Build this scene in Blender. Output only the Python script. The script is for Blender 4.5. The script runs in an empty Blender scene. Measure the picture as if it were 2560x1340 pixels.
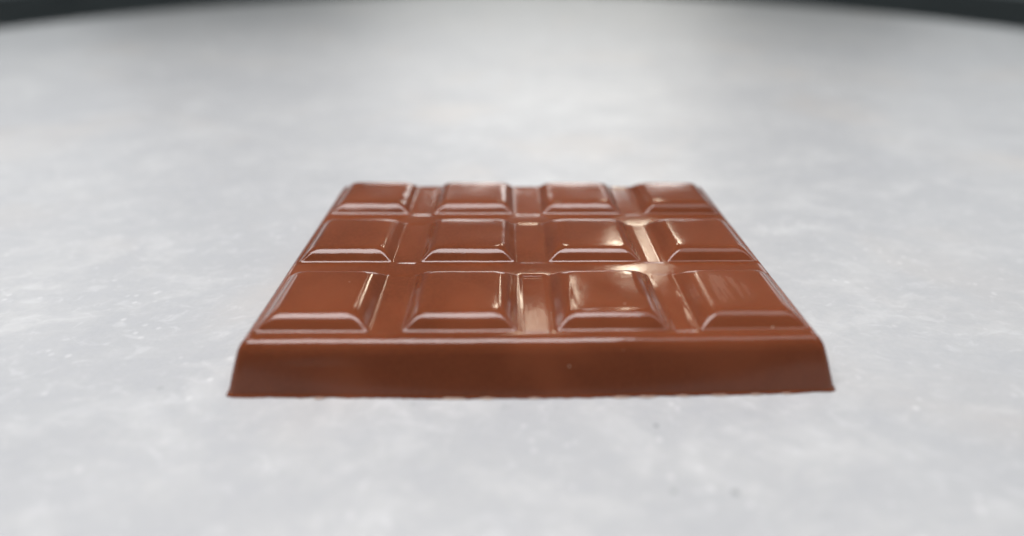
import bpy, bmesh, math, random
import numpy as np
from mathutils import Vector, Euler

random.seed(7)
rng = np.random.default_rng(11)
scene = bpy.context.scene
COL = scene.collection
MM = 0.001

# ------------------------------------------------------------------ camera
TH = math.radians(28.4)
cam_data = bpy.data.cameras.new("camera")
cam_data.sensor_fit = 'HORIZONTAL'
cam_data.sensor_width = 36.0
cam_data.lens = 36.0 * 1507.0 / 2560.0
cam_data.clip_start = 0.002
cam_data.clip_end = 50.0
cam = bpy.data.objects.new("camera", cam_data)
COL.objects.link(cam)
cam.location = (0, 0, 0.0668)
cam.rotation_euler = Euler((math.radians(90) - TH, 0, math.radians(-0.47)), 'XYZ')
cam_data.dof.use_dof = True
cam_data.dof.focus_distance = 0.121
cam_data.dof.aperture_fstop = 4.6
cam_data.dof.aperture_blades = 0
scene.camera = cam

# ------------------------------------------------------------------ room light (soft, dim, even)
world = bpy.data.worlds.new("World")
scene.world = world
world.use_nodes = True
bg = world.node_tree.nodes["Background"]
bg.inputs["Color"].default_value = (0.82, 0.95, 1.0, 1)
bg.inputs["Strength"].default_value = 0.15

def area(name, loc, target, sx, sy, radiance, color, shape='RECTANGLE'):
    """rectangular lamp; radiance = brightness of its face"""
    d = bpy.data.lights.new(name, 'AREA')
    d.shape = shape
    d.size, d.size_y = sx, sy
    d.energy = radiance * math.pi * sx * sy * (1 if shape == 'RECTANGLE' else math.pi / 4)
    d.color = color
    o = bpy.data.objects.new(name, d)
    COL.objects.link(o)
    o.location = loc
    v = Vector(target) - Vector(loc)
    o.rotation_euler = v.to_track_quat('-Z', 'Y').to_euler()
    return o

BAR = Vector((0.0041, 0.118, 0.009))
def from_bar(az, el, dist, origin=BAR):
    a, e = math.radians(az), math.radians(el)
    return origin + Vector((math.sin(a) * math.cos(e), math.cos(a) * math.cos(e), math.sin(e))) * dist

# ceiling light panel above and a little left, two warm spots farther back, pale window wall far ahead
panel = area("overhead_panel_lamp", (-0.125, 0.088, 0.63), (-0.03, 0.115, 0.0), 0.58, 0.29, 12.2, (1.0, 0.97, 0.985))
panel.rotation_euler = (0, math.radians(-8), 0)
P1 = Vector((0.026, 0.125, 0.0))
area("warm_lamp", from_bar(13.6, 28.6, 2.0, Vector((0.027, 0.120, 0.009))), BAR, 0.12, 0.14, 24.0, (1.0, 0.89, 0.69))
area("warm_lamp", from_bar(3.0, 35.3, 2.0, Vector((0.005, 0.090, 0.009))), BAR, 0.12, 0.12, 24.0, (1.0, 0.89, 0.69))
area("window_fill_lamp", (0.12, 2.9, 0.76), (0.05, 0.4, 0.0), 1.7, 0.44, 5.4, (1.0, 1.0, 0.98), 'ELLIPSE')

fill_panel = area("overhead_panel_lamp", (0.40, 0.088, 0.66), (0.3, 0.1, 0.0), 0.44, 0.29, 2.6, (1.0, 0.97, 0.985))  # added dim fill, no known fixture; gives faint stripes on the right squares
fill_panel.rotation_euler = (0, math.radians(20), 0)
for sx in (-1, 1):  # added soft fill panels either side, not known windows; they define the slopes
    area("window_fill_lamp", (sx * 2.25, 2.4, 0.62), (0, 0.1, 0.0), 1.3, 0.75, 1.7, (0.93, 0.97, 1.0))

scene.view_settings.view_transform = 'Standard'
scene.view_settings.look = 'None'
scene.view_settings.exposure = 0.0
scene.view_settings.gamma = 1.0
scene.render.engine = 'CYCLES'
scene.cycles.use_denoising = True
scene.cycles.max_bounces = 8

# ------------------------------------------------------------------ node helpers
class NT:
    def __init__(self, name):
        self.m = bpy.data.materials.new(name)
        self.m.use_nodes = True
        self.t = self.m.node_tree
        self.b = self.t.nodes["Principled BSDF"]
        self.co = self.t.nodes.new("ShaderNodeTexCoord").outputs["Object"]
    def n(self, typ, **kw):
        nd = self.t.nodes.new(typ)
        for k, v in kw.items(): setattr(nd, k, v)
        return nd
    def put(self, sock, v):
        if hasattr(v, "links"): self.t.links.new(v, sock)
        else: sock.default_value = v
    def mapping(self, scale=(1, 1, 1), rot=(0, 0, 0), loc=(0, 0, 0)):
        m = self.n("ShaderNodeMapping")
        self.put(m.inputs["Vector"], self.co)
        m.inputs["Scale"].default_value = scale
        m.inputs["Rotation"].default_value = rot
        m.inputs["Location"].default_value = loc
        return m.outputs[0]
    def noise(self, scale, detail=3, rough=.5, dist=0, vec=None):
        n = self.n("ShaderNodeTexNoise")
        self.put(n.inputs["Vector"], vec or self.co)
        n.inputs["Scale"].default_value = scale
        n.inputs["Detail"].default_value = detail
        n.inputs["Roughness"].default_value = rough
        n.inputs["Distortion"].default_value = dist
        return n.outputs[0]
    def ramp(self, fac, a, b, va=0.0, vb=1.0, smooth=True):
        m = self.n("ShaderNodeMapRange")
        if smooth: m.interpolation_type = 'SMOOTHSTEP'
        self.put(m.inputs["Value"], fac)
        for i, v in zip(("From Min", "From Max", "To Min", "To Max"), (a, b, va, vb)):
            m.inputs[i].default_value = v
        return m.outputs[0]
    def math(self, op, a, b=0.0, c=0.0):
        m = self.n("ShaderNodeMath", operation=op)
        self.put(m.inputs[0], a); self.put(m.inputs[1], b); self.put(m.inputs[2], c)
        return m.outputs[0]
    def mix(self, fac, a, b):
        m = self.n("ShaderNodeMix", data_type='RGBA')
        self.put(m.inputs[0], fac); self.put(m.inputs[6], a); self.put(m.inputs[7], b)
        return m.outputs[2]
    def blob(self, x, y, r0, r1, z=None):
        """1 inside radius r0 of a spot on the surface, 0 outside r1"""
        s = self.n("ShaderNodeSeparateXYZ"); self.put(s.inputs[0], self.co)
        dx = self.math('SUBTRACT', s.outputs[0], x); dy = self.math('SUBTRACT', s.outputs[1], y)
        d = self.math('SQRT', self.math('ADD', self.math('MULTIPLY', dx, dx), self.math('MULTIPLY', dy, dy)))
        return self.ramp(d, r0, r1, 1.0, 0.0)
    def bump(self, h, dist, strength=1.0, prev=None):
        b = self.n("ShaderNodeBump")
        b.inputs["Distance"].default_value = dist
        b.inputs["Strength"].default_value = strength
        self.put(b.inputs["Height"], h)
        if prev: self.put(b.inputs["Normal"], prev)
        return b.outputs[0]

def chocolate(name, rough=0.2, seed=0.0, scuff=0.0, streak=False):
    N = NT(name)
    off = N.mapping(loc=(seed, seed * .7, seed * .3))
    big = N.noise(45, 3, .5, .4, off)
    col = N.mix(N.ramp(big, .36, .64), (0.126, 0.0320, 0.0110, 1), (0.168, 0.0460, 0.0170, 1))
    fine = N.noise(1500, 4, .6, 0, off)
    col = N.mix(N.ramp(fine, .35, .7, 0, .35), col, (0.190, 0.049, 0.018, 1))
    if streak:   # greyish wipe marks across the piece
        st = N.noise(1, 3, .55, 0, N.mapping(scale=(900, 45, 1), rot=(0, 0, -.12), loc=(3, 1, 0)))
        m = N.math('MULTIPLY', N.ramp(st, .38, .66), N.blob(0.0345, -0.0235, .0035, .007))
        col = N.mix(N.math('MULTIPLY', m, .22), col, (0.26, 0.12, 0.075, 1))
    # stray pale specks of cocoa butter and sugar
    v = N.n("ShaderNodeTexVoronoi"); N.put(v.inputs["Vector"], off); v.inputs["Scale"].default_value = 330
    sp = N.n("ShaderNodeSeparateColor"); N.put(sp.inputs[0], v.outputs["Color"])
    speck = N.math('MULTIPLY', N.ramp(v.outputs["Distance"], .03, .07, 1, 0), N.math('GREATER_THAN', sp.outputs[0], .93))
    col = N.mix(N.math('MULTIPLY', speck, .8), col, (0.55, 0.40, 0.30, 1))
    N.put(N.b.inputs["Base Color"], col)
    r = N.ramp(N.noise(120, 4, .6, .5, off), .3, .75, rough - .02, rough + .035)
    if streak:
        r = N.math('ADD', r, N.math('MULTIPLY', m, .25))
    N.put(N.b.inputs["Roughness"], r)
    N.b.inputs["IOR"].default_value = 1.43
    N.b.inputs["Subsurface Weight"].default_value = 0.5
    N.b.inputs["Subsurface Radius"].default_value = (1.0, 0.36, 0.18)
    N.b.inputs["Subsurface Scale"].default_value = 0.0012
    grain = N.noise(5200, 3, .65, 0, off)
    if scuff > .5:   # sandy patch at a channel crossing, brushed patch at the front end of a strip
        sandy = N.math('MAXIMUM', N.blob(.0262, -.0125, .0015, .0065), N.blob(.0010, -.0305, .001, .006))
        b = N.bump(N.math('MULTIPLY', N.noise(6500, 2, .5), sandy), 0.000013, 1.0)
        brushed = N.noise(1, 2, .6, .1, N.mapping(scale=(2600, 260, 200), rot=(0, 0, .05)))
        b = N.bump(N.math('MULTIPLY', brushed, N.blob(.0010, -.0305, .003, .008)), 0.000018, 1.0, b)
        b = N.bump(grain, 0.000005, 1.0, b)
    else:
        b = N.bump(grain, 0.0000035 * (1 + scuff), 1.0)
    b = N.bump(N.noise(900, 3, .5, .2, off), 0.000006, 1.0, b)
    # faint tool and mould scratches running across
    sc = N.noise(1, 2, .6, .2, N.mapping(scale=(260, 4200, 200), rot=(0, 0, .12)))
    b = N.bump(sc, 0.0000035 * (1 + scuff), 1.0, b)
    N.put(N.b.inputs["Normal"], b)
    return N.m

M_SLAB = chocolate("milk_chocolate_slab", 0.075, 0.0, 0.7)
M_BLOCKS = [chocolate("milk_chocolate_piece", 0.095, 0.013 * k) for k in range(3)]
M_WIPED = chocolate("milk_chocolate_piece_wiped", 0.14, 0.05, 0.2, True)

def marble():
    N = NT("white_marble")
    warp = N.mapping(rot=(0, 0, math.radians(-32)), scale=(1.0, 1.6, 1.0))
    n1 = N.noise(9, 4, .55, .8)
    n2 = N.noise(48, 5, .62, .9, warp)
    n3 = N.noise(230, 4, .6, .8, warp)
    n4 = N.noise(1100, 3, .6, .3)
    col = N.mix(N.ramp(n1, .3, .7), (0.375, 0.383, 0.386, 1), (0.440, 0.446, 0.441, 1))
    col = N.mix(N.ramp(n2, .36, .62, .38, 0), col, (0.342, 0.353, 0.366, 1))
    col = N.mix(N.ramp(n2, .50, .72, 0, .48), col, (0.505, 0.513, 0.511, 1))
    col = N.mix(N.ramp(n3, .36, .54, .30, 0), col, (0.345, 0.355, 0.37, 1))
    col = N.mix(N.ramp(n3, .53, .72, 0, .28), col, (0.58, 0.59, 0.595, 1))
    col = N.mix(N.ramp(n4, .35, .7, .10, 0), col, (0.5, 0.52, 0.54, 1))
    # warm tint patches
    w = N.noise(16, 4, .5, .6, N.mapping(loc=(.37, .12, 0)))
    col = N.mix(N.ramp(w, .54, .72, 0, .4), col, (0.455, 0.427, 0.395, 1))
    # pale crystals
    v = N.n("ShaderNodeTexVoronoi"); N.put(v.inputs["Vector"], N.co); v.inputs["Scale"].default_value = 330
    cr = N.math('MULTIPLY', N.ramp(v.outputs["Distance"], .10, .26, 1, 0), N.ramp(N.noise(70, 2), .5, .62))
    col = N.mix(N.math('MULTIPLY', cr, .16), col, (0.93, 0.93, 0.92, 1))
    # dark inclusions in the stone and one warm stain
    for x, y, r, k in SPOTS:
        col = N.mix(N.math('MULTIPLY', N.blob(x, y, r * .35, r), k), col, (0.20, 0.21, 0.215, 1))
    col = N.mix(N.math('MULTIPLY', N.blob(0.055, 0.222, .002, .016), .35), col, (0.52, 0.41, 0.32, 1))
    N.put(N.b.inputs["Base Color"], col)
    N.put(N.b.inputs["Roughness"], N.ramp(N.noise(60, 4, .6), .3, .7, .44, .53))
    N.b.inputs["IOR"].default_value = 1.5
    N.b.inputs["Subsurface Weight"].default_value = 0.12
    N.b.inputs["Subsurface Radius"].default_value = (1, 1, .9)
    N.b.inputs["Subsurface Scale"].default_value = 0.003
    b = N.bump(n3, 0.00010, .22)
    b = N.bump(N.noise(1800, 3, .6), 0.00002, .6, b)
    N.put(N.b.inputs["Normal"], b)
    return N.m

def table_point(px, py):
    """point of the table top seen at a photograph pixel (table-top object coordinates)"""
    v = py - 670.0
    zc = 0.0668 * 1507 / (1507 * math.sin(TH) + v * math.cos(TH))
    return ((px - 1266) / 1507 * zc - TC[0], zc * (math.cos(TH) - v / 1507 * math.sin(TH)) - TC[1])

TC = (0.0, 0.38)
TR = 0.600
TX = 0.472 / 0.600      # the table is a slightly oval round
SPOTS = []
for px, py, r, k in [(1636, 1066, .00050, 1.0), (1680, 1231, .00070, .60), (1835, 1235, .00080, .70), (400, 966, .00085, .25),
                     (1030, 1009, .00045, .25), (1262, 1017, .0013, .22), (2060, 1290, .0009, .16), (640, 1170, .0007, .14),
                     (1390, 1020, .0004, .18)]:
    x, y = table_point(px, py)
    SPOTS.append((x, y, r, k))
M_MARBLE = marble()

def floor_mat():
    N = NT("dark_floor")
    n = N.noise(1.6, 4, .6, .5)
    col = N.mix(N.ramp(n, .35, .65), (0.016, 0.024, 0.026, 1), (0.10, 0.11, 0.105, 1))
    col = N.mix(N.ramp(N.noise(7, 3), .5, .7, 0, .6), col, (0.12, 0.095, 0.08, 1))
    N.put(N.b.inputs["Base Color"], col)
    N.b.inputs["Roughness"].default_value = 0.6
    N.put(N.b.inputs["Normal"], N.bump(N.noise(60, 4), .002, .5))
    return N.m

def metal_mat():
    N = NT("dark_cast_iron")
    N.put(N.b.inputs["Base Color"], N.mix(N.ramp(N.noise(30, 4), .3, .7), (0.02, 0.022, 0.024, 1), (0.045, 0.045, 0.045, 1)))
    N.b.inputs["Metallic"].default_value = 0.6
    N.b.inputs["Roughness"].default_value = 0.5
    return N.m

# ------------------------------------------------------------------ mesh helpers
def mesh_obj(name, verts, faces, mat, parent=None, smooth=True):
    me = bpy.data.meshes.new(name)
    me.from_pydata([tuple(v) for v in verts], [], [tuple(f) for f in faces])
    me.validate()
    me.materials.append(mat)
    if smooth:
        me.polygons.foreach_set("use_smooth", [True] * len(me.polygons))
    me.update()
    o = bpy.data.objects.new(name, me)
    COL.objects.link(o)
    if parent: o.parent = parent
    return o

def lathe(name, prof, mat, parent=None, seg=128):
    """closed solid of revolution from (radius, z) pairs running bottom centre -> top centre"""
    vs, fs = [], []
    ring = []
    for r, z in prof:
        if r < 1e-9:
            ring.append([len(vs)]); vs.append((0, 0, z))
        else:
            ring.append(list(range(len(vs), len(vs) + seg)))
            for k in range(seg):
                a = 2 * math.pi * k / seg
                vs.append((r * math.cos(a), r * math.sin(a), z))
    for a, b in zip(ring[:-1], ring[1:]):
        for k in range(seg):
            k2 = (k + 1) % seg
            if len(a) == 1: fs.append((a[0], b[k2], b[k]))
            elif len(b) == 1: fs.append((a[k], a[k2], b[0]))
            else: fs.append((a[k], a[k2], b[k2], b[k]))
    return mesh_obj(name, vs, fs, mat, parent)

def waves(x, y, lo, hi, n, seed):
    """smooth random field, about -1..1; lo/hi = wavelengths in mm"""
    r = np.random.default_rng(seed)
    out = np.zeros_like(x)
    for _ in range(n):
        wl = math.exp(r.uniform(math.log(lo), math.log(hi)))
        a = r.uniform(0, math.pi * 2)
        out += np.sin((x * math.cos(a) + y * math.sin(a)) * 2 * math.pi / wl + r.uniform(0, 6.3)) * (wl / hi) ** .7
    return out / math.sqrt(n)

def sstep(a, b, t):
    u = np.clip((t - a) / (b - a), 0, 1)
    return u * u * (3 - 2 * u)

# ------------------------------------------------------------------ floor and table
mesh_obj("floor", [(-9, -6, -.74), (9, -6, -.74), (9, 14, -.74), (-9, 14, -.74)], [(0, 1, 2, 3)], floor_mat(), smooth=False)["kind"] = "structure"

table = bpy.data.objects.new("marble_table", None)
COL.objects.link(table)
table.location = (TC[0], TC[1], -.74)
table["label"] = "round white and grey marble table top under the chocolate bar"
table["category"] = "table"
prof = [(0, -.022), (TR - .006, -.022)]
for k in range(7):
    a = -math.pi / 2 + k * math.pi / 6
    prof.append((TR - .006 + .006 * math.cos(a), -.011 + .011 * math.sin(a)))
prof += [(TR - .03, 0), (TR * .5, 0), (0, 0)]
top = lathe("table_top", prof, M_MARBLE, table, 192)
for v in top.data.vertices: v.co.x *= TX
top.location = (0, 0, .74)
iron = metal_mat()
lathe("pedestal", [(0, .03), (.035, .03), (.028, .10), (.024, .62), (.05, .68), (.12, .7175), (0, .7175)], iron, table, 48)
lathe("table_foot", [(0, .001), (.24, .001), (.245, .012), (.20, .024), (.05, .034), (0, .034)], iron, table, 64)

# ------------------------------------------------------------------ the chocolate bar (millimetres, then scaled)
bar = bpy.data.objects.new("chocolate_bar", None)
COL.objects.link(bar)
bar.location = (0.0041, 0.118, 0.0)
bar["label"] = "glossy milk chocolate bar of twelve raised squares lying on the marble"
bar["category"] = "chocolate bar"

COLS = [(-47.1, -27.4), (-22.3, -2.2), (3.8, 23.6), (28.3, 47.3)]
ROWS = [(-33.6, -13.7), (-8.9, 10.9), (15.7, 34.8)]
HX, HY, HZ = 51.2, 38.9, 9.0

def warp(V):
    """slight keystone and bow of the real bar"""
    V = V.copy()
    x, y, z = V[:, 0].copy(), V[:, 1].copy(), V[:, 2]
    t = np.clip((y + 39) / 78, 0, 1)
    V[:, 1] += -t * (x / 50) * 0.7 + (1 - t) * (x / 50) * 0.25
    low = np.clip(1 - z / 9.0, 0, 1)
    V[:, 1] -= (1 - t) ** 3 * (1 - (x / 52) ** 2) * (0.30 + 0.75 * low)
    return V

# extra relief of the slab's flat: strips between the pieces are slightly sunk, the row channels slightly crowned
STRIP = {}
for j in range(3):
    for i in range(3):
        STRIP[(j, i)] = (rng.uniform(-.006, .006), rng.uniform(-.008, .008), rng.uniform(.05, .11))
STRIP[(2, 1)] = (0.000, 0.004, .10)      # catches the warm lamp along its length
STRIP[(1, 0)] = (0.004, 0.0, .10)
STRIP[(2, 0)] = (0.004, 0.020, .10)
STRIP[(2, 2)] = (0.0, -0.004, .06)

def slab_top(x, y):
    h = waves(x, y, 7, 40, 9, 5) * 0.022 + waves(x, y, 2, 6, 9, 6) * 0.0016
    for j in range(3):
        xa, xb = COLS[j][1] + .35, COLS[j + 1][0] - .35
        for i in range(3):
            ya, yb = ROWS[i][0] - .1, ROWS[i][1] - .2
            tx, ty, dp = STRIP[(j, i)]
            m = sstep(xa, xa + .45, x) * (1 - sstep(xb - .45, xb, x)) * sstep(ya, ya + .4, y) * (1 - sstep(yb - .4, yb, y))
            yc = (ya + yb) / 2
            if (j, i) == (1, 0): h = h - m * .0012 * (y - ya - 5) ** 2
            h = h + m * (-dp + tx * (x - (xa + xb) / 2) + ty * (y - yc))
    for i in range(2):
        yc = (ROWS[i][1] + ROWS[i + 1][0]) / 2
        w = 2.9
        u = np.clip(np.abs(y - yc) / w, 0, 1)
        h = h + (.055, .03)[i] * (1 - u * u)
    return h

def build_slab():
    inset = 4.6
    gx, gy = HX - inset, HY - inset
    st = .36
    nx, ny = int(2 * gx / st), int(2 * gy / st)
    xs, ys = np.linspace(-gx, gx, nx + 1), np.linspace(-gy, gy, ny + 1)
    X, Y = np.meshgrid(xs, ys, indexing='ij')
    fade = sstep(0, .8, np.minimum(gx - np.abs(X), gy - np.abs(Y)))
    Z = HZ + slab_top(X, Y) * (fade * .85 + .15)
    V = [np.stack([X.ravel(), Y.ravel(), Z.ravel()], 1)]
    idx = lambda i, j: i * (ny + 1) + j
    F = [(idx(i, j), idx(i + 1, j), idx(i + 1, j + 1), idx(i, j + 1)) for i in range(nx) for j in range(ny)]
    # perimeter walk, counter-clockwise, corners repeated as fans
    per = []
    K = 10
    def corner(i, j, a0):
        for k in range(K + 1):
            a = a0 + (math.pi / 2) * k / K
            c, s = math.cos(a), math.sin(a)
            per.append((idx(i, j), c, s))
    for i in range(1, nx): per.append((idx(i, 0), 0, -1))
    corner(nx, 0, -math.pi / 2)
    for j in range(1, ny): per.append((idx(nx, j), 1, 0))
    corner(nx, ny, 0)
    for i in range(nx - 1, 0, -1): per.append((idx(i, ny), 0, 1))
    corner(0, ny, math.pi / 2)
    for j in range(ny - 1, 0, -1): per.append((idx(0, j), -1, 0))
    corner(0, 0, math.pi)
    base = V[0][[p[0] for p in per]]
    raw = np.array([(p[1], p[2]) for p in per])
    n = len(per)
    arc = np.arange(n) * st
    # profile from the top flat outward and down: (inset from bottom outline, z)
    prof = []
    for k in range(1, 13):
        t = k / 12
        a, b, c = np.array([4.6, 9.0]), np.array([2.75, 9.0]), np.array([2.0, 6.9])
        prof.append(tuple((1 - t) ** 2 * a + 2 * t * (1 - t) * b + t * t * c))
    for k in range(1, 15):
        t = k / 14
        prof.append((2.0 * (1 - t) ** 1.05 + .12 * t, 6.9 * (1 - t) + .55 * t))
    lip = 0.12 + .22 * np.abs(waves(arc, arc * 0, 2.5, 14, 8, 21)) + .05 * waves(arc, arc * 0, .9, 2, 6, 22)
    chip = np.clip(waves(arc, arc * 0, 3, 9, 6, 29) - .7, 0, 1) * .5
    prev = [p[0] for p in per]
    off = len(V[0])
    rings = [(p[0], p[1], 0) for p in prof] + [(.06, .34, 0), (-.02, .22, 2), (-.02, .06, 2), (.0, .0, 2), (.5, .0, 0)]
    for o, z, kind in rings:
        r = inset - o
        extra = 0.0
        if kind == 1: extra = lip * .6 - chip
        if kind == 2: extra = lip - chip
        low = max(0, 1 - z / 9)
        p = 3.4 + 9 * low ** 1.5
        dirs = raw / ((np.abs(raw) ** p).sum(1) ** (1 / p))[:, None]
        px = base[:, 0] + dirs[:, 0] * (r + extra)
        py = base[:, 1] + dirs[:, 1] * (r + extra)
        und = waves(px, py, 9, 45, 7, 41) * .10 * min(1, (9 - z) / 4)
        px = px + dirs[:, 0] * und; py = py + dirs[:, 1] * und
        # shoulder height keeps a little of the top's unevenness
        sh = math.exp(-((z - 8.6) / .5) ** 2)
        zt = np.full(n, z) + waves(px, py, 1.6, 6, 9, 47) * .018 * sh + waves(px, py, 5, 30, 8, 43) * .045 * (z / 9) ** 2 * (1 if z < 8.99 else .5)
        V.append(np.stack([px, py, zt], 1))
        cur = [off + k for k in range(n)]
        for k in range(n):
            k2 = (k + 1) % n
            q = [prev[k], cur[k], cur[k2], prev[k2]]
            if q[0] == q[3]: q = q[:3]
            F.append(tuple(q))
        prev = cur
        off += n
    F.append(tuple(reversed(prev)))
    V = warp(np.concatenate(V)) * MM
    return mesh_obj("slab", V, F, M_SLAB, bar)

SLOPES_D = np.array([-.6, -.35, -.12, 0.0, 0.28, 0.58, 1.0, 1.5, 2.0, 2.45, 2.9, 3.2, 3.45, 3.8, 5.0, 7.5, 12.0])
#                    skirt         foot fillet   face            roundover       crest  gentle crown
SLOPES_T = np.array([.50, .30, .12, .14, .50, .92, 1.0, .93, .73, .53, .38, .25, .10, .045, .015, .003, .000])
DD = np.linspace(-.6, 12, 1261)
SL = np.interp(DD, SLOPES_D, SLOPES_T)
HH = np.concatenate([[0], np.cumsum((SL[1:] + SL[:-1]) / 2 * np.diff(DD))])
HH -= np.interp(0.0, DD, HH)

def build_piece(ci, ri, seed):
    xa, xb = COLS[ci]; ya, yb = ROWS[ri]
    cx, cy = (xa + xb) / 2, (ya + yb) / 2
    hx, hy = (xb - xa) / 2, (yb - ya) / 2
    m = .45
    r = np.random.default_rng(seed)
    # grid lines: fine over the sloping border, coarser in the middle
    def lines(h):
        e = np.linspace(-h - m, -h + 4.0, 46)
        c = np.linspace(-h + 4.0, h - 4.0, 34)[1:-1]
        return np.concatenate([e, c, -e[::-1]])
    xs, ys = lines(hx), lines(hy)
    X, Y = np.meshgrid(xs, ys, indexing='ij')
    wob = waves(X + cx, Y + cy, 4, 16, 7, seed + 100) * .04
    dx = hx - np.abs(X) + wob
    dy = np.where(Y > 0, (hy - Y) * 1.22 - .22 * np.clip(hy - Y - 6, 0, None), hy + Y) + wob * .9
    # rounded plan corners; mitres soften upward
    mn, mx = np.minimum(dx, dy), np.maximum(dx, dy)
    k = np.clip(.35 + .42 * np.clip(mn, 0, 4), .35, 1.9)
    g = np.clip(k - np.abs(dx - dy), 0, None) / k
    d = mn - g * g * k * .25
    rc = .8
    cdx, cdy = np.clip(rc - dx, 0, None), np.clip(rc - dy, 0, None)
    d = np.where((dx < rc) & (dy < rc), rc - np.sqrt(cdx ** 2 + cdy ** 2), d)
    Z = np.interp(d, DD, HH)
    topm = sstep(2.6, 4.2, d)
    # sink marks and unevenness of the top
    Z = Z + topm * (waves(X, Y, 8, 26, 6, seed) * .028 + waves(X, Y, 2.5, 6, 6, seed + 7) * .0022)
    Z = Z + (1 - topm) * waves(X, Y, 3, 9, 6, seed + 9) * .012 * sstep(0, .8, d)
    for _ in range(3):      # little dents
        px, py = r.uniform(-hx + 2, hx - 2), r.uniform(-hy + 2, hy - 2)
        s = r.uniform(.25, .6); a = r.uniform(0, 3.14); el = r.uniform(1.2, 3.2)
        u = (X - px) * math.cos(a) + (Y - py) * math.sin(a); v = -(X - px) * math.sin(a) + (Y - py) * math.cos(a)
        Z = Z - r.uniform(.006, .02) * np.exp(-(u / (s * el)) ** 2 - (v / s) ** 2)
    tx, ty = r.uniform(-.004, .004), r.uniform(-.004, .004)
    if (ci, ri) == (2, 1): tx, ty = -.008, .005
    if (ci, ri) == (2, 0): tx, ty = .018, .030
    if (ci, ri) == (3, 2): tx, ty = .004, -.008
    Z = Z + topm * (tx * X + ty * Y)
    nx, ny = len(xs), len(ys)
    ZB = HZ - 1.1
    top = np.stack([(X + cx).ravel(), (Y + cy).ravel(), (HZ + .02 + Z).ravel()], 1)
    bot = top.copy(); bot[:, 2] = ZB
    idx = lambda i, j: i * ny + j
    F = [(idx(i, j), idx(i + 1, j), idx(i + 1, j + 1), idx(i, j + 1)) for i in range(nx - 1) for j in range(ny - 1)]
    per = [idx(i, 0) for i in range(nx)] + [idx(nx - 1, j) for j in range(1, ny)] + \
          [idx(i, ny - 1) for i in range(nx - 2, -1, -1)] + [idx(0, j) for j in range(ny - 2, 0, -1)]
    B = len(top)
    low = bot[per]
    V = np.concatenate([top, low])
    n = len(per)
    for k in range(n):
        k2 = (k + 1) % n
        F.append((per[k2], per[k], B + k, B + k2))
    F.append(tuple(B + k for k in reversed(range(n))))
    V = warp(V) * MM
    mat = M_WIPED if (ci, ri) == (3, 0) else M_BLOCKS[(ci + ri * 2) % 3]
    o = mesh_obj("square", V, F, mat, bar)
    if (ci, ri) == (3, 0): o["label"] = "front right square with dull wipe streaks"
    return o

slab = build_slab()
s = 300
for ri in range(3):
    for ci in range(4):
        s += 13
        build_piece(ci, ri, s)

# thin pale shavings broken off the mould lip, still stuck along the front base edge
def shaving(x, length, width, seed):
    r = np.random.default_rng(seed)
    n = 9
    yb = -HY - .42 - .9 * (1 - (x / 52) ** 2) + (x / 50) * .25
    vs, fs = [], []
    for k in range(n):
        t = k / (n - 1)
        w = width * math.sin(math.pi * min(max(t, .06), .94)) * r.uniform(.55, 1.1)
        px, py = x + (t - .5) * length, yb + r.uniform(-.05, .05)
        for a in range(5):
            ang = a * 2 * math.pi / 5 + .3
            vs.append((px * MM, (py + w * math.cos(ang)) * MM, (.16 + .15 * math.sin(ang) * (w / width) ) * MM))
    for k in range(n - 1):
        for a in range(5):
            b = (a + 1) % 5
            fs.append((k * 5 + a, k * 5 + b, k * 5 + 5 + b, k * 5 + 5 + a))
    fs.append((4, 3, 2, 1, 0)); fs.append(tuple((n - 1) * 5 + a for a in range(5)))
    return mesh_obj("shaving", vs, fs, M_SHAVING, bar)

N = NT("pale_chocolate_shaving")
N.put(N.b.inputs["Base Color"], N.mix(N.noise(900, 3), (0.34, 0.22, 0.16, 1), (0.55, 0.42, 0.34, 1)))
N.b.inputs["Roughness"].default_value = 0.45
M_SHAVING = N.m
for k, (px, ln, w) in enumerate([(800, 2.2, .22), (1130, 6.0, .20), (1215, 3.0, .24), (1330, 2.4, .2), (1545, 3.2, .26), (1610, 3.4, .3),
                                 (1700, 2.6, .26), (1790, 3.0, .22), (1880, 2.2, .24), (1960, 1.8, .2)]):
    shaving((px - 1266) / 1125 * 75.9 - 4.1, ln, w, 60 + k)
